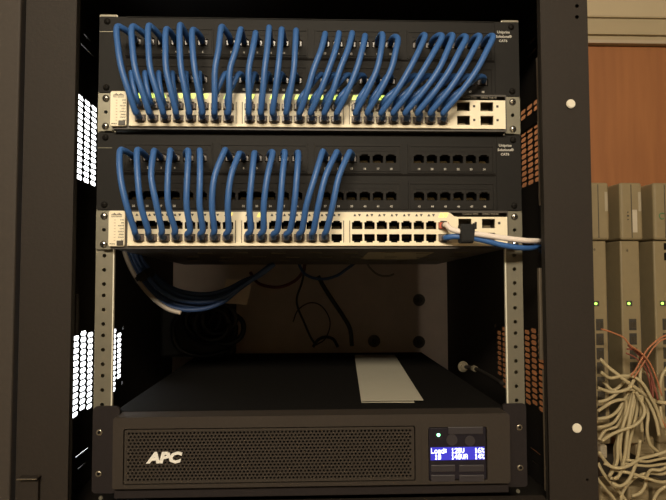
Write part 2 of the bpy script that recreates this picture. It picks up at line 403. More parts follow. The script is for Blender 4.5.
    text_mesh([(s, -.2062, YS-.0039, dz-.0058-k*.0032, .0021, 'RIGHT') for k, s in enumerate(('SYST', 'RPS', 'MASTR', 'STAT', 'DUPLX', 'SPEED', 'STACK', 'PoE'))], 'lamp_lettering', DPRINT, mp)
    text_mesh([('MODE', -.2218, YS-.0039, dz-.0322, .0021, 'LEFT')], 'button_lettering', DPRINT, mp)
    bm = bmesh.new()
    for k in range(8): bx(bm, -.2172, -.2156, YS-.0042, YS-.0036, dz-.0062-k*.0032, dz-.0055-k*.0032)
    build('status_lamp', bm, mat('status_lamp_tan', (.55, .40, .28), .5), mp)
    text_mesh([('Catalyst 3750', .1700, YS-.0003, dz+.0018, .0032, 'LEFT'), ('SERIES  PoE-48', .1925, YS-.0003, dz+.0018, .0030, 'LEFT')], 'model_lettering', PRINTG, t)
    # ears and screws
    for s in (-1, 1):
        a, b = sorted((s*.2236, s*.2413))
        e = plate('rack_ear', rrect(a, b, dz-.0375, dz+.0060, .002), [circ(s*.2325, dz-.0155, .0021)], .0022, EAR, t, Ty(-.0016))
        for z in (0, -.03175): screw(Vector((s*.23255, -.0036, dz+z)), e)
        a, b = sorted((s*.2236, s*.2330))
        bm = bmesh.new(); bx(bm, a, b, -.006, -.0027, dz-.0380, dz-.0362, .0006); build('ear_foot', bm, CREAM if 0 else EAR, e)
    return t
def lit_up(k, up):
    if up == 0: return None if k in (3, 6, 9, 17) else LEDON
    return None if k in (2, 6, 7, 9, 10, 14, 17, 20, 21, 22, 23) else LEDON
sw1 = make_switch(0, 'upper cream-faced 48-port switch, every port in use, lit green link lamps', lit_up)
sw2 = make_switch(-.13335, 'lower cream-faced 48-port switch with the empty ports on its right half', lambda k, up: LEDAM if (k, up) in ((7, 1), (9, 0), (23, 1), (23, 0)) else None)
def on_under(px, py):
    y = .2
    for _ in range(30):
        p = G(px, py, -.17055-SAG*y/.37); y = max(0, min(.36, p.y))
    return p
bm = bmesh.new(); vs = [bm.verts.new(on_under(*q)+Vector((0, 0, -.0006))) for q in ((368, 252), (360.5, 259), (417, 259), (434, 252))]; f = bm.faces.new(vs)
r = bmesh.ops.extrude_face_region(bm, geom=[f])
for v in r['geom']:
    if isinstance(v, bmesh.types.BMVert): v.co.z += .0005
build('underside_reflection', bm, mat('underside_reflection_tan', (.42, .36, .24), .6), sw2)  # tan patch painting the light reflected on the switch underside

# ------------------------------------------------------------------ patch panels
GX = (-.2000, -.0925, .0150, .1225)
PPX = [g+.0151*k for g in GX for k in range(6)]
def make_panel(T, label):
    t = thing('patch_panel', label, 'patch panel', (0, 0, T-.0889), 'black 48-port patch panels')
    zt, zb = T-.0006, T-.0883
    rows = (T-.0294, T-.0725)
    # base frame with eight openings
    hs = []
    for g in GX:
        for z in rows: hs.append(rect(g-.0125, g+.0880, z-.0165, z+.0172))
    bar = plate('panel_frame', rrect(-.2413, .2413, zb, zt, .0015), hs+[circ(s*.23255, T-.00635-k*.0381*2, .0021) for s in (-1, 1) for k in (0, 1)], .0024, PANEL, t, Ty(-.0012))
    bm = bmesh.new(); bx(bm, -.2110, .2125, -.0034, -.0024, T-.0868, T-.0862); bx(bm, -.2110, .2125, -.0034, -.0024, T-.0012, T-.0006)
    bx(bm, .2126, .2132, -.0034, -.0024, zb, zt); bx(bm, -.2413, .2413, .0002, .02, zt-.0012, zt); bx(bm, -.2413, .2413, .0002, .02, zb, zb+.0012)
    build('frame_ridge', bm, MODU, t)
    bm = bmesh.new(); bx(bm, -.2110, .2120, -.0028, -.0024, T-.0487, T-.0465)
    build('centre_groove', bm, HOLE, t)
    nums = []
    for ri, z in enumerate(rows):
        for gi, g in enumerate(GX):
            ho = [rj(g+.0151*k, z, True, .0120, .0088) for k in range(6)]
            m = plate('port_module', rrect(g-.0123, g+.0878, z-.0163, z+.0170, .001), ho, .0030, MODU, t, Ty(-.0018))
            bm = bmesh.new()
            x0, x1, z0, z1 = g-.0105, g+.0860, z-.0145, z+.0150
            for q in ((x0, x1, z1-.0006, z1), (x0, x0+.0006, z0, z1), (x1-.0006, x1, z0, z1), (x0, x1, z0, z0+.0006)): bx(bm, q[0], q[1], -.0041, -.0033, q[2], q[3])
            bx(bm, x0+.004, x1-.004, -.0037, -.0033, z+.0085, z+.0135)
            build('module_rim', bm, PANEL, m)
            for k in range(6):
                x = g+.0151*k
                o = inst('jack', PJ, (x, -.0004, z), t); inst('contacts', PIN_U, (x, 0, z), o)
                text_mesh([(str(ri*24+gi*6+k+1), x, -.00345, z-.0115, .0032, 'CENTER', 0, .00008)], 'port_number', PRINT, m)
    text_mesh([('Uniprise', .2232, -.0026, T-.0128, .0044, 'CENTER', 0, .00008), ("Solutions®", .2236, -.0026, T-.0180, .0042, 'CENTER', 0, .00008), ('CAT6', .2228, -.0026, T-.0232, .0040, 'CENTER', 0, .00008)], 'maker_lettering', PRINT, t)
    for s in (-1, 1):
        for k in (0, 1):
            screw(Vector((s*.23255, -.0036, T-.00635-.0762*k)), t, .0036)
    for o in t.children:
        if o.name.startswith('mounting_screw'): o.data.materials[0] = PANEL
    bm = bmesh.new(); bx(bm, -.2408, -.2250, -.0030, -.0024, T-.0186, T-.0180); build('ear_reflection_line', bm, EAR, t)  # thin lighter bar drawn for a line of reflected light on the left ear
    return t
pp1 = make_panel(.09525, 'upper black patch panel with a blue cable looping out of every top-row port')
pp2 = make_panel(-.0381, 'lower black patch panel with empty numbered ports on its right half')

# ------------------------------------------------------------------ patch cables
def plug_bm(c, up, out=.010, w=.0112, h=.0066):
    bm = bmesh.new(); bx(bm, c.x-w/2, c.x+w/2, c.y-out, c.y+.006, c.z-h/2, c.z+h/2, .0007); return bm
def plug(parent, c, up, out=.006, m=None):
    p = build('plug', plug_bm(c, up, out), m or PLUG, parent)
    s = 1 if up else -1
    bm = bmesh.new(); bx(bm, c.x-.0029, c.x+.0029, c.y-out+.0005, c.y+.003, c.z+s*.0038, c.z+s*.0048, .0003)
    build('latch', bm, BOOT, p)
    bm = bmesh.new(); cyl_bm(bm, Vector((c.x, c.y-out-.0012, c.z)), (0, 1, 0), .0036, .003, 12); build('strain_relief', bm, BOOT, p)
def front_cable(i, px_port, zp, tip, mids, sx, zs, label, group):
    pts = [Vector((px_port, -.006, zp)), Vector((px_port, -.017, zp+.001))]
    tp = F(tip[0], tip[1]+3.2, -.036); pts.append((pts[1]*.45+tp*.55)+Vector((0, -.002, .0022))); pts.append(tp)
    for (x, y), Y in mids: pts.append(F(x, y, Y))
    pts.append(Vector((sx, YS-.0155, zs+.0035))); pts.append(Vector((sx, YS-.008, zs)))
    o = tube('network_cable', pts, .0034, BLUE, None, 12, 6); tag(o, label, 'cable', group)
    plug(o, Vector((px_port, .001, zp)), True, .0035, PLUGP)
    plug(o, Vector((sx, YS, zs)), False, .0055)
    return o
UT = [(116.8,24.8),(131.8,24.8),(148.3,24),(165.9,27.8),(179.8,23.3),(192.3,28.5),(221,25.2),(240.2,27.8),(255.3,32),(269,26),(281.5,27.8),(296,29),(324.8,32.7),(338.7,32),(351.8,31.8),(364.6,35.3),(382.6,33),(398,36.8),(424.8,33.8),(442,34),(452.6,33.8),(466,35.3),(479.6,34.5),(493,34.5)]
U7 = [122,135.5,150.5,166.3,181.3,194.8,215,230,248.8,264.6,278,293.8,313.5,328.5,339.8,356.3,376.6,390.8,409,423.3,438.3,449.5,462.3,476.6]
UE = [135.5,149,163,176,189.3,202.5,214.5,228.5,248.8,260.8,272.5,286.3,300,311,324.8,337.5,356,367.6,381.8,393.8,406,418,431,444]
Z1 = .09525-.0294; Z2 = .09525-.0725
for i in range(24):
    # tips at the left loop outwards, mid height point follows the sweep
    my = 50; mx = UT[i][0]+(U7[i]-UT[i][0])*.42 if i > 5 else UT[i][0]+(U7[i]-UT[i][0])*.42
    if i < 6: mx -= .6
    if i > 11: mx += 1.0
    front_cable(i, PPX[i], Z1, UT[i], (((mx, my), -.043), ((U7[i], 70), -.045), ((U7[i]*.5+UE[i]*.5+(0.4 if i < 6 else 0), 93), -.042), ((UE[i], 112), -.034)), PX[i], -.0256,
                '%s blue cable from the left, front row, upper patch panel to upper switch' % ORD[i], 'blue cables over the upper switch, front row')
for i in range(24):
    p, s = PPX[i], PX[i]; zz = -.0116
    pts = [(p, -.006, Z2), (p+(s-p)*.05, -.016, Z2+.0012), (p+(s-p)*.25, -.0265, Z2-.002), (p+(s-p)*.6, -.0305, .0065), (p+(s-p)*.93, -.0300, -.0055), (s, YS-.0135, zz+.001), (s, YS-.008, zz)]
    o = tube('network_cable', pts, .0031, BLUE, None, 10, 6)
    tag(o, '%s short blue cable from the left behind the front row, upper switch' % ORD[i], 'cable', 'short blue cables behind the front row at the upper switch')
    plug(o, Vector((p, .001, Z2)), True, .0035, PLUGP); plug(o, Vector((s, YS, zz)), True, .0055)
LT = [(119.8,149),(137,149),(153.5,150.2),(170,149.8),(188.4,149.8),(200,149.8),(224,149),(237.8,153.8),(254,152.8),(272.4,151.3),(284.8,151.3),(298.3,152),(321.8,150.8),(335.5,151.3),(348.3,151.3)]
LM = [120.5,137.8,151.3,167.8,187.3,200,214.5,230.8,251.8,267.3,282.3,296.8,314.8,325.3,338.8]
LL = [126.5,140.8,156.5,168.3,186.6,199.6,212,227.8,249.5,263.8,280.3,294.3,306.5,318.5,332.8]
LE = [136,149.5,163,176.5,191,203.5,215,229,251,263.5,277,289.5,301.3,312.8,325.6]
for i in range(15):
    front_cable(i, PPX[i], -.0381-.0294, LT[i], (((LM[i], 177), -.044), ((LL[i], 205), -.044), ((LE[i]*.8+LL[i]*.2, 229), -.034)), PX[i], -.13335-.0256,
                '%s blue cable from the left between lower patch panel and lower switch' % ORD[i], 'blue cables over the lower switch')
# white and blue uplink cables at the right of the lower switch
zr = -.13335
xr = PX[23]
pw = [Vector((xr, YS-.006, zr-.0116)), Vector((xr+.001, YS-.012, zr-.0118)), F(453, 230, -.030), F(470, 233, -.034), F(500, 237.5, -.034), F(524, 240.5, -.030), F(536, 241, -.018), F(541.5, 242.5, .004), F(540, 247, .05)]
o = tube('network_cable', pw, .0031, WHITEC, None, 12, 8); tag(o, 'pinkish white cable running right from the last port of the lower switch', 'cable')
plug(o, Vector((xr, YS, zr-.0116)), True, .006, REDPL)
pw = [Vector((xr, YS-.006, zr-.0256)), Vector((xr+.001, YS-.012, zr-.0256)), F(455, 236.5, -.028), F(470, 237.8, -.031), F(482, 240, -.031), F(500, 244.5, -.031), F(515, 247.2, -.029), F(530, 248, -.020), F(540.5, 245.5, .002), F(541, 251, .05)]
o = tube('network_cable', pw, .0031, BLUE, None, 12, 8); tag(o, 'blue cable running right below the white one at the lower switch', 'cable')
plug(o, Vector((xr, YS, zr-.0256)), False, .006)
# black wrap
a, b = F(460.5, 224, -.036), F(473.5, 243, -.036)
bm = bmesh.new(); xa, xb = a.x, b.x
prof = rrect(-.041, -.0255, b.z, a.z, .004, 4)
lo = [bm.verts.new((xa-.0003, y, z)) for y, z in prof]; hi = [bm.verts.new((xb+.0008*(1 if z > (a.z+b.z)/2 else -1), y, z)) for y, z in prof]
for k in range(len(prof)): bm.faces.new((lo[k], lo[(k+1) % len(prof)], hi[(k+1) % len(prof)], hi[k]))
bm.faces.new(lo); bm.faces.new(hi[::-1])
bx(bm, xb-.002, xb+.0022, -.0425, -.040, a.z-.006, a.z+.0005, .0006)
tag(build('cable_wrap', bm, VELCRO), 'black hook-and-loop wrap around the white and blue cables', 'cable tie')

# ------------------------------------------------------------------ UPS
ZU = -.3500
up = thing('battery_backup_unit', 'wide black rack battery backup with grille front and glowing blue display', 'battery backup', (0, 0, -.438))
box('case', -.2180, .2180, -.002, .505, -.437, ZU, UPSB, up, .001)
def U(px, py): return F(px, py, -.030)
bl, br_, bt, bb = -.2105, .2140, ZU-.0005, -.4250
gx0, gx1, gz0, gz1 = -.1995, .1110, -.4210, -.3625
dx0, dx1, dz0_, dz1_ = .1250, .1890, -.4215, -.3645
plate('front_bezel', rrect(bl, br_, bb, bt, .003), [rrect(gx0, gx1, gz0, gz1, .002), rrect(dx0, dx1, dz0_, dz1_, .002)], .028, BEZ, up, Ty(-.016))
bm = bmesh.new(); bx(bm, .1168, .1178, -.0306, -.0300, bb+.002, bt-.006)
build('bezel_ridge', bm, BEZ, up)
# perforated grille
def grille(x0, x1, z0, z1, pw, ph, y, th):
    bm = bmesh.new(); nr = int((z1-z0)/ph); ph = (z1-z0)/nr; nc = int((x1-x0)/pw); pw = (x1-x0)/nc
    hole = [(-.36, 0), (-.18, .34), (.18, .34), (.36, 0), (.18, -.34), (-.18, -.34)]
    for r in range(nr):
        zc = z0+(r+.5)*ph; off = .5 if r % 2 else 0
        if off: 
            for a, b in ((x0, x0+pw/2), (x1-pw/2, x1)):
                bm.faces.new([bm.verts.new((p, y, q)) for p, q in ((a, zc-ph/2), (b, zc-ph/2), (b, zc+ph/2), (a, zc+ph/2))])
        for c in range(nc-(1 if off else 0)):
            xc = x0+(c+.5+off)*pw
            O = [bm.verts.new((xc+a*pw, y, zc+b*ph)) for a, b in ((-.5, -.5), (.5, -.5), (.5, .5), (-.5, .5))]
            H = [bm.verts.new((xc+a*pw, y, zc+b*ph)) for a, b in hole]
            K = [bm.verts.new((xc+a*pw, y+th, zc+b*ph)) for a, b in hole]
            for f in ((O[3], O[2], H[2], H[1]), (O[1], O[0], H[5], H[4]), (O[0], O[3], H[0]), (O[3], H[1], H[0]), (O[0], H[0], H[5]), (O[2], O[1], H[3]), (O[2], H[3], H[2]), (O[1], H[4], H[3])): bm.faces.new(f)
            for k in range(6): bm.faces.new((H[k], H[(k+1) % 6], K[(k+1) % 6], K[k]))
    return bm
g = build('grille', grille(gx0+.0035, gx1-.0035, gz0+.0035, gz1-.0035, .0040, .0034, -.0292, .002), GRILL, up, recalc=False)
plate('grille_rim', rrect(gx0+.0012, gx1-.0012, gz0+.0012, gz1-.0012, .0015), [rect(gx0+.0035, gx1-.0035, gz0+.0035, gz1-.0035)], .010, GRILL, g, Ty(-.0247))
box('grille_backing', gx0+.002, gx1-.002, -.022, -.021, gz0+.002, gz1-.002, HOLE, g)
a = U(164, 458)
for ch, dx, w in (('A', -.0118, 1.25), ('P', .0002, 1.2), ('C', .0115, 1.2)):
    pass
text_mesh([('APC', a.x, -.0305, a.z, .0150, 'CENTER', .20, .0008, 1.2)], 'maker_logo', LOGO, up, .0006)
# control display
dp = box('display_window', dx0+.0008, dx1-.0008, -.0290, -.012, dz0_+.0008, dz1_-.0008, GLOSS, up, .0008)
A, B = F(430.5, 447.5, -.0295), F(484.5, 459.5, -.0295)
box('lcd_screen', A.x, B.x, -.0298, -.0288, B.z, A.z, LCD, dp)
G57 = {'L': '10000 10000 10000 10000 10000 10000 11111', 'o': '00000 00000 01110 10001 10001 10001 01110', 'a': '00000 00000 01110 00001 01111 10001 01111', 'd': '00001 00001 01101 10011 10001 10001 01111',
       ':': '00000 01100 01100 00000 01100 01100 00000', '1': '00100 01100 00100 00100 00100 00100 01110', '2': '01110 10001 00001 00010 00100 01000 11111', '0': '01110 10001 10011 10101 11001 10001 01110',
       'V': '10001 10001 10001 10001 10001 01010 00100', '6': '00110 01000 10000 11110 10001 10001 01110', '%': '11000 11001 00010 00100 01000 10011 00011', '4': '00010 00110 01010 10010 11111 00010 00010', 'A': '01110 10001 10001 11111 10001 10001 10001'}
bm = bmesh.new(); cw = (B.x-A.x-.0006)/16; ch = (A.z-B.z-.0008)/2
for r, st_ in enumerate(('Load: 120V   16%', ' 10   140VA  14%')):
    for k, c_ in enumerate(st_):
        if c_ == ' ': continue
        for j, row in enumerate(G57[c_].split()):
            for i, bit in enumerate(row):
                if bit == '1':
                    x = A.x+.0003+cw*(k+.08+i*.18); z = A.z-.0004-ch*(r+.08+j*.122)
                    bx(bm, x, x+cw*.18, -.0302, -.0297, z-ch*.122, z)
build('screen_characters', bm, LCDT, dp)
a = F(438.5, 435, -.0295); cyl('green_lamp', Vector((a.x, -.0293, a.z)), (0, -1, 0), .0017, .001, GREENL, dp, 14)['label'] = 'lit green lamp'
btn = mat('button_grey', (.034, .029, .032), .4)
for x0, y0, x1, y1 in ((448, 427, 483, 434), (431, 465, 455, 471.5), (459, 465, 484, 471.5), (431, 475, 455, 481.5), (459, 475, 484, 481.5)):
    a, b = F(x0, y0, -.0295), F(x1, y1, -.0295); box('button', a.x, b.x, -.0302, -.0288, b.z, a.z, btn, dp, .0006)
bm = bmesh.new()
for px, py, r in ((452, 440, .006), (470, 441, .0055)):
    a = F(px, py, -.0295); cyl_bm(bm, Vector((a.x, -.0291, a.z)), (0, -1, 0), r, .0008, 20)
build('printed_symbol', bm, btn, dp)
for s in (-1, 1):
    x0, x1 = (-.2400, -.2110) if s < 0 else (.2145, .2408)
    e = plate('rack_ear', rrect(x0, x1, -.4372, ZU+.0065 if s < 0 else ZU+.0045, .005 if s < 0 else .003), [circ(s*.2326, z, .0036) for z in (-.3715, -.4159)], .004, UEAR, up, Ty(-.0045))
    for z in (-.3715, -.4159):
        k = cyl('mounting_screw', Vector((s*.2326, -.0052, z)), (0, -1, 0), .0034, .006, SCREW, e, 16, .0008)
        cyl('screw_socket', Vector((s*.2326+.0003, -.0085, z+.0004)), (0, -1, 0), .0018, .0008, HOLE, k, 6)
bm = bmesh.new(); bx(bm, -.2105, .2140, -.024, -.002, -.4372, -.4253, .001); build('bottom_skirt', bm, UEAR, up)

# folded paper on the UPS
def sheet(corners, z, curl, m, name, parent=None, n=10):
    a, b, c, d = [Vector((p.x, p.y, 0)) for p in corners]; bm = bmesh.new(); g = []
    for i in range(n+1):
        for j in range(n+1):
            u, v = i/n, j/n; p = (a*(1-u)+b*u)*(1-v)+(d*(1-u)+c*u)*v
            g.append(bm.verts.new((p.x, p.y, z+curl*math.sin(u*math.pi)*.4+curl*abs(v-.4)**2*2)))
    for i in range(n):
        for j in range(n): bm.faces.new((g[i*(n+1)+j], g[(i+1)*(n+1)+j], g[(i+1)*(n+1)+j+1], g[i*(n+1)+j+1]))
    r = bmesh.ops.extrude_face_region(bm, geom=bm.faces[:])
    for v in r['geom']:
        if isinstance(v, bmesh.types.BMVert): v.co.z += .0004
    return build(name, bm, m, parent)
zp = ZU+.0006
pr = sheet((G(354.5, 355.5, zp), G(394.5, 355.5, zp), G(414.5, 403.2, zp), G(361.5, 403.2, zp)), zp, .0006, PAPER, 'paper_sheet')
tag(pr, 'folded pale paper lying on top of the battery backup', 'paper')
sheet((G(354.5, 355, zp+.002), G(394.8, 355, zp+.002), G(423.5, 400.8, zp+.002), G(361.2, 401.6, zp+.002)), zp+.0019, .0008, PAPER, 'upper_fold', pr)

# ------------------------------------------------------------------ inside the cabinet
def cord(name, pts, Y, r, m, label, cat='cable', group=None, wob=0):
    P = []
    for k, p in enumerate(pts):
        y = p[2] if len(p) > 2 else Y
        P.append(F(p[0], p[1], y))
    return tag(tube(name, P, r, m, None, 10, 6), label, cat, group)
bund = [(126, 250), (131, 264), (141, 281), (155, 297), (174, 308), (200, 310), (222, 302), (240, 289), (256, 276), (270, 266)]
offs = ((0, 0, 0), (3, -4, .01), (7, -8, .0), (4, -11, .02), (11, -13, .015), (8, -17, .02))
for k, (ox, oy, dy) in enumerate(offs):
    w_ = ('outermost', 'second from the outside', 'third from the outside', 'fourth from the outside', 'fifth from the outside', 'innermost')[k]
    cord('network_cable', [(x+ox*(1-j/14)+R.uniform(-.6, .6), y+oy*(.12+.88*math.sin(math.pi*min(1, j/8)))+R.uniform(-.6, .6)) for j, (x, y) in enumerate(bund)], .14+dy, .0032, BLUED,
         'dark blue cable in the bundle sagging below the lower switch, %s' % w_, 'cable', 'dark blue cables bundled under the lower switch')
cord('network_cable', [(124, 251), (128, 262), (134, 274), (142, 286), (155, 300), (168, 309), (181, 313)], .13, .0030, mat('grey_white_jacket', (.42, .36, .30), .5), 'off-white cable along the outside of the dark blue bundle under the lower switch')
p = F(140, 279, .14); d = (F(146, 288, .14)-F(134, 270, .14)).normalized()
bm = bmesh.new(); cyl_bm(bm, p+Vector((.006, .0, .004)), d, .016, .010, 16, None, .002)
tag(build('cable_tie', bm, VELCRO), 'black tie cinching the cable bundle below the lower switch', 'cable tie')
for pts, lab in ((((236, 275), (250, 277), (243, 284), (235, 291)), 'beige card scrap seen above the dark cable bundle at the cabinet back'), (((251, 288), (254, 280), (252, 300), (238, 304)), '')):
    pass
a = [F(x, y, .37) for x, y in ((226, 279), (252, 281), (247, 305), (222, 303))]
bm = bmesh.new(); f = bm.faces.new([bm.verts.new(p) for p in a]); r = bmesh.ops.extrude_face_region(bm, geom=[f])
for v in r['geom']:
    if isinstance(v, bmesh.types.BMVert): v.co.y += .001
tag(build('paper_tag', bm, TAGP), 'beige card tag hanging behind the dark blue cable bundle', 'tag')
# dark power brick and coiled black cords
bm = bmesh.new()
for k in range(9):
    cx, cz, rr = 215+R.uniform(-14, 14), 326+R.uniform(-8, 8), R.uniform(16, 32)
    tube_bm(bm, [(lambda p: Vector((p.x, p.y, max(p.z, -.344))))(F(cx+rr*math.cos(t*.9+k), cz+rr*.9*math.sin(t*.9+k), .37+.007*k)) for t in range(8)], .0045, 8, 4)
tag(build('black_cord', bm, DARKC, None, True), 'tangled coil of thick black power cord at the cabinet back', 'cord')
c = F(216, 318, .50)
brk = box('power_adapter', c.x-.095, c.x+.04, .445, .500, -.3497, c.z+.040, DARKC, None, .006); tag(brk, 'black power adapter block behind the coiled power cord', 'power adapter')
cord('wire', [(305, 262), (303, 271), (296, 280), (284, 286), (272, 287), (258, 283), (250, 272)], .44, .003, REDC, 'dull red wire hanging below the lower switch', 'wire')
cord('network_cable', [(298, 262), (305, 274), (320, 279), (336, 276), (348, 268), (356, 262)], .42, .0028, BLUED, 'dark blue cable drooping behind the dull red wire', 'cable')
cord('wire', [(306, 262), (302, 282), (297, 297), (298, 308), (304, 322), (310, 336), (315, 344)], .50, .0022, DARKC, 'thin black wire hanging straight down beside the thin loop', 'wire')
cord('wire', [(293, 322), (298, 310), (309, 303), (320, 305), (328, 315), (330, 326), (325, 339), (316, 345)], .54, .0013, DARKC, 'thin black wire curled into an open loop on the cabinet back', 'wire')
cord('black_cord', [(318, 276), (324, 287), (333, 301), (343, 316), (350, 329), (352, 346)], .50, .0042, DARKC, 'thick black cord slanting down to the right across the cabinet back', 'cord')
cord('wire', [(313, 347), (318, 340), (325, 337), (333, 339), (338, 347)], .50, .003, DARKC, 'short black wire arched above the battery backup', 'wire')
cord('wire', [(366, 262), (371, 269), (379, 275), (388, 276), (394, 274)], .40, .0018, mat('faint_grey_wire', (.2, .165, .14), .5), 'thin pale grey wire sagging below the lower switch', 'wire')
# pale stud end beside the UPS
st = thing('threaded_stud', 'pale round washer and nut on a dark rod left of the right rail', 'stud', tuple(F(464, 366, .30)))
c = F(463, 366.5, .300); n = F(475, 368.5, .270); ax = (n-c).normalized()
ax2 = Vector((.15, -1, 0)).normalized()
cyl('washer', c, ax2, .0088, .004, BOLTM, st, 24, .001); cyl('washer_boss', c+ax2*.004, ax2, .0055, .006, BOLTM, st, 20, .001)
cyl('nut', n+Vector((-.001, 0, 0)), ax2, .0052, .008, BOLTM, st, 6, .0006)
tube('rod', [c, n, F(488, 375, .20), F(503, 384, .12)], .0030, CABI, st)

# ------------------------------------------------------------------ phone system modules on the backboard
def phone_module(pxl, pxr, kind, label):
    YM = .455
    t = thing('phone_system_module', label, 'phone equipment', (F(pxl, 240, YM).x, .602, F(pxl, 420, YM).z), 'beige phone system modules')
    x0, x1 = F(pxl, 240, YM).x, F(pxr, 240, YM).x
    zt, zm, zb = F(630, 182.5, YM).z, F(630, 240, YM).z, F(630, 445, YM).z
    zt = -.0145+.0 if False else zt
    bm = bmesh.new(); bx(bm, x0, x1, YM, .602, zm, zt, .005, 3); cov = build('upper_cover', bm, MODB, t)
    xs = x0+(x1-x0)*.50
    box('cover_seam', xs-.0007, xs+.0007, YM-.0004, YM+.001, zm+.004, zt-.004, MODD, cov)
    a = F(0, 190, YM).z; b = F(0, 210, YM).z
    box('pale_label', x1-.0085, x1-.0030, YM-.0006, YM+.001, b, a, MODL, cov, .0003)
    xb = x0+.002
    bm = bmesh.new(); bx(bm, xb, x1-.004, YM+.008, .602, zb, zm-.0008, .003, 2); bod = build('lower_body', bm, MODB, t)
    bm = bmesh.new(); bx(bm, x1-.0036, x1+.006, YM+.04, .602, zb, zm-.06, .001); bx(bm, x1-.004, x1, YM+.015, YM+.04, zb, F(0, 300, YM).z, .0005)
    build('side_duct', bm, MODD, t)
    z = F(0, 306, YM+.008).z; xc = F(pxl+7, 306, YM+.008).x
    r = box('lamp_recess', xc-.003, xc+.008, YM+.0072, YM+.009, z-.005, z+.005, MODD, bod)
    cyl('green_lamp', Vector((xc+.001, YM+.0066, z)), (0, -1, 0), .0026, .002, mat('module_lamp_lit', (.4, .8, .2), .4, emit=2.2, ecol=(.45, 1, .12)), bod, 12)
    # sockets
    for j in range(7):
        z0 = F(0, 322+j*15, YM+.008).z
        s = box('socket', xc+.001, xc+.0155, YM+.0070, YM+.012, z0-.022, z0, MODD, bod, .0004)
        bm = bmesh.new()
        for q in range(4): bx(bm, xc+.004+q*.0028, xc+.005+q*.0028, YM+.0064, YM+.008, z0-.018, z0-.006)
        build('socket_contacts', bm, SFPM, s)
    if kind == 'B':
        for j in range(3): cyl('status_hole', Vector((xs-.0075, YM-.0003, F(0, 211+j*3.8, YM).z)), (0, -1, 0), .0012 if j != 1 else .0019, .002, MODD, cov, 8)
        box('white_sticker', xs+.0015, xs+.0105, YM-.0007, YM+.001, F(0, 232, YM).z, F(0, 208.5, YM).z, mat('sticker_white', (.55, .48, .37), .6), cov)
        text_mesh([('*', xc+.001, YM+.0072, F(0, 252, YM).z, .012)], 'star_mark', MODD, bod)
    if kind == 'C':
        z = F(0, 215, YM).z; bm = bmesh.new(); cx = F(662, 215, YM).x
        tube_bm(bm, [(cx+.0066*math.cos(q)*(1-.05*k), YM-.0006, z+.0058*math.sin(q)) for k, q in enumerate([.9+.75*i for i in range(7)])], .0011, 6, 3)
        build('green_swirl_mark', bm, mat('green_print', (.10, .22, .10), .6), cov)
        for y0, y1 in ((243, 250), (253, 261), (266, 272), (274, 282), (284, 292), (294, 300)):
            box('jack', F(659 if y0 < 260 else 661, 0, YM).x, x1-.005, YM+.0070, YM+.012, F(0, y1, YM).z, F(0, y0, YM).z, HOLE, bod, .0004)
    if kind == 'A': text_mesh([('*', xc+.001, YM+.0072, F(0, 251, YM).z, .012)], 'star_mark', MODD, bod)
    return t
phone_module(588, 610, 'A', 'beige phone system module partly hidden behind the cabinet post')
phone_module(621, 643.5, 'B', 'beige phone system module with a white sticker, middle of the three')
phone_module(654.5, 677, 'C', 'beige phone system module with a green swirl mark, at the photo edge')
# connector blocks below
for k, (x0, y0, x1, y1, lab) in enumerate(((636, 437, 655, 457, 'beige rounded connector housing under the middle phone module'), (658, 440, 680, 458, 'beige connector housing under the right phone module'), (600.5, 445, 608, 459, 'pale pink-beige plug beside the cabinet post below the cables'),
                                         (628, 486, 650, 512, 'beige ribbed terminal strip at the bottom of the cable tangle'), (653, 487, 675, 512, 'beige terminal block with dark top at the lower right corner'), (600, 486, 624, 512, 'beige terminal block low beside the cabinet post'))):
    Y = .470 if k != 2 else .43
    a, b = F(x0, y0, Y), F(x1, y1, Y)
    t = box('connector_block', a.x, b.x, Y, .529, b.z, a.z, MODL if k == 2 else MODB, None, .004); tag(t, lab, 'connector')
    bm = bmesh.new()
    for q in range(5):
        zz = a.z+(b.z-a.z)*(q+.7)/6
        bx(bm, a.x+.004, b.x-.004, Y-.0012, Y+.001, zz-.0012, zz+.0012, .0004)
    build('terminal_ridge', bm, MODB if k != 2 else MODL, t)
zz = F(0, 462, .5).z
sh = box('mounting_bracket', F(600, 470, .53).x, .80, .53, .602, F(0, 520, .53).z, F(0, 462, .53).z, MODD, None, .002); tag(sh, 'dark brown mounting bracket behind the tangled beige cables', 'bracket')

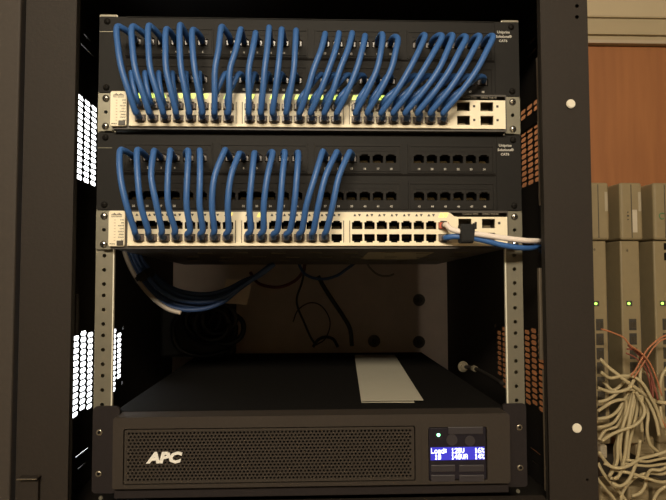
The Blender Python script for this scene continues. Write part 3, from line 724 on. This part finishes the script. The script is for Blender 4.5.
BC = [ # image points; the fourth item words the place
 ([(598, 388), (604, 390), (611, 392), (622, 391), (629, 388), (634, 380)], 'top short cable bending right from the post edge'),
 ([(598, 402), (605, 400.5), (612, 397), (619, 392), (628, 389.6), (634, 392), (631, 410), (628, 430), (625, 455), (620, 474), (614, 479)], 'cable leaving the post edge below the top one and dropping to the tangle'),
 ([(598, 411), (604, 407), (611, 402.5), (620, 399.8), (626, 402), (624, 420), (618, 442), (617, 462), (609, 477)], 'third cable down from the post edge, turning into the hanging bunch'),
 ([(598, 419), (605, 418), (612, 415.5), (619, 409), (624, 400), (629, 391)], 'fourth cable down at the post edge, rising to the right'),
 ([(598, 427.5), (606, 426), (613, 423), (618, 417), (622, 408), (627, 396)], 'fifth cable down at the post edge, rising to the right'),
 ([(599, 440), (603, 433), (608, 429), (616, 427), (621, 420), (626, 408), (630, 397)], 'cable hooking upward at the post edge above the pale plug'),
 ([(602, 441), (609, 436), (618, 431.5), (634, 425.6), (642, 418.5), (644.5, 410), (641, 401), (636, 392)], 'long cable sweeping across the front of the hanging bunch'),
 ([(600, 359), (608, 367), (617, 374), (626, 381), (640, 391), (652, 399.5), (662, 402.5), (672, 403)], 'thick cable crossing diagonally in front of the middle module'),
 ([(633, 392), (628, 410), (622, 430), (620, 450), (622, 466), (617, 478), (610, 478)], 'hanging cable at the left side of the bunch'),
 ([(636, 390), (633, 410), (628, 430), (625, 448), (625, 462), (620, 474)], 'hanging cable in the middle of the bunch'),
 ([(638, 392), (637, 410), (633, 428), (629, 446), (627, 462), (622, 471)], 'hanging cable at the right side of the bunch'),
 ([(630, 395), (624, 412), (620, 430), (615, 448), (615, 462), (608, 478)], 'hanging cable nearest the post in the bunch'),
 ([(640, 440), (638, 455), (634, 469), (628, 481), (620, 486), (612, 483)], 'cable curling left below the rounded connector housing'),
 ([(673, 457), (660, 459), (648, 461.5), (638, 461), (626, 460)], 'upper flat cable running right above the terminal blocks'),
 ([(673, 463), (660, 464.5), (648, 466), (636, 465), (622, 463)], 'lower flat cable running right above the terminal blocks'),
 ([(673, 460), (668, 466), (660, 470), (651, 470), (647, 476), (645, 486), (640, 493), (632, 496)], 'cable bending down in an S shape at the lower right'),
 ([(598, 463), (604, 474), (612, 484), (621, 494), (630, 506)], 'diagonal cable at the lower left corner beside the post'),
 ([(597, 478), (604, 487), (612, 496), (619, 506)], 'lowest diagonal cable beside the post'),
 ([(601, 372), (610, 378), (622, 376), (634, 377), (643, 384), (650, 396), (657, 410), (663, 428)], 'arched cable over the hanging bunch'),
 ([(637, 378), (643, 392), (650, 405), (656, 420), (659, 436)], 'cable curving down left of the right module'),
 ([(640, 352), (641, 364), (640, 378), (642, 396), (641, 416), (642, 432)], 'upright cable between the middle and right modules'),
 ([(660, 404), (662, 420), (667, 434), (672, 442)], 'short cable dropping at the right edge below the thick one'),
 ([(668, 366), (662, 376), (660, 390), (662, 404)], 'cable curving down the face of the right module'),
 ([(673, 470), (662, 474), (650, 473), (638, 476), (629, 483), (622, 494), (621, 506)], 'cable bending down left of the ribbed terminal strip'),
 ([(673, 449), (662, 453), (652, 456), (640, 459), (628, 466), (616, 468), (604, 463)], 'slack cable crossing under the connector housings'),
 ([(599, 452), (606, 462), (616, 470), (630, 473), (646, 478), (660, 482), (673, 481)], 'long slack cable sloping right above the terminal blocks'),
 ([(652, 505), (656, 495), (663, 488), (673, 485)], 'short cable rising to the right in the lower corner'),
 ([(644, 396), (648, 412), (647, 430), (650, 444), (658, 452)], 'cable hanging between the middle and right connector housings'),
 ([(604, 382), (612, 390), (620, 386), (628, 377), (640, 371), (650, 377), (656, 392)], 'looped cable behind the arched one'),
]
for k, (pts, where) in enumerate(BC):
    Y0 = .405+.007*(k % 6)
    r = .0034 if k == 7 else .0024 if k in (13, 14) else .0030
    cord('phone_cable', [(x, y, Y0+.004*math.sin(j*1.3+k)) for j, (x, y) in enumerate(pts)], Y0, r, BEIGEC, 'beige ' + where, 'cable', 'beige phone cables right of the cabinet')
OC = [([(601, 329), (608, 331), (616, 334), (624, 338), (630, 345), (640, 352), (649, 362), (656, 377), (662, 396)], ORANGEC, .0015, 'orange wire slanting from the post across the middle module'),
      ([(672, 334), (663, 336.5), (655, 342), (647, 350), (641, 360), (636, 369), (631, 376)], ORANGEC, .0016, 'orange wire arching from the right edge down to the left'),
      ([(672, 337), (662, 340), (654, 347), (648, 356), (641, 367), (634, 378)], ORANGEC, .0014, 'second orange wire running just under the arching one'),
      ([(627, 349), (635, 350), (643, 357), (650, 372), (655, 388), (658, 400)], RUSTC, .0018, 'rust-red wire curving down toward the right module'),
      ([(628, 345), (638, 354), (648, 366), (652, 384), (653, 398)], RUSTC, .0018, 'rust-red wire beside the first, slightly nearer the middle module'),
      ([(658, 410), (662, 420), (668, 430), (673, 436)], ORANGEC, .0015, 'short orange wire at the right edge among beige cables'),
      ([(626, 353), (636, 358), (645, 368), (650, 384), (652, 400)], RUSTC, .0014, 'lowest rust-red wire in the fan by the middle module')]
for k, (pts, m, r, lab) in enumerate(OC): cord('wire', pts, .395+.003*k, r, m, lab, 'wire', 'orange and red wires across the phone modules')
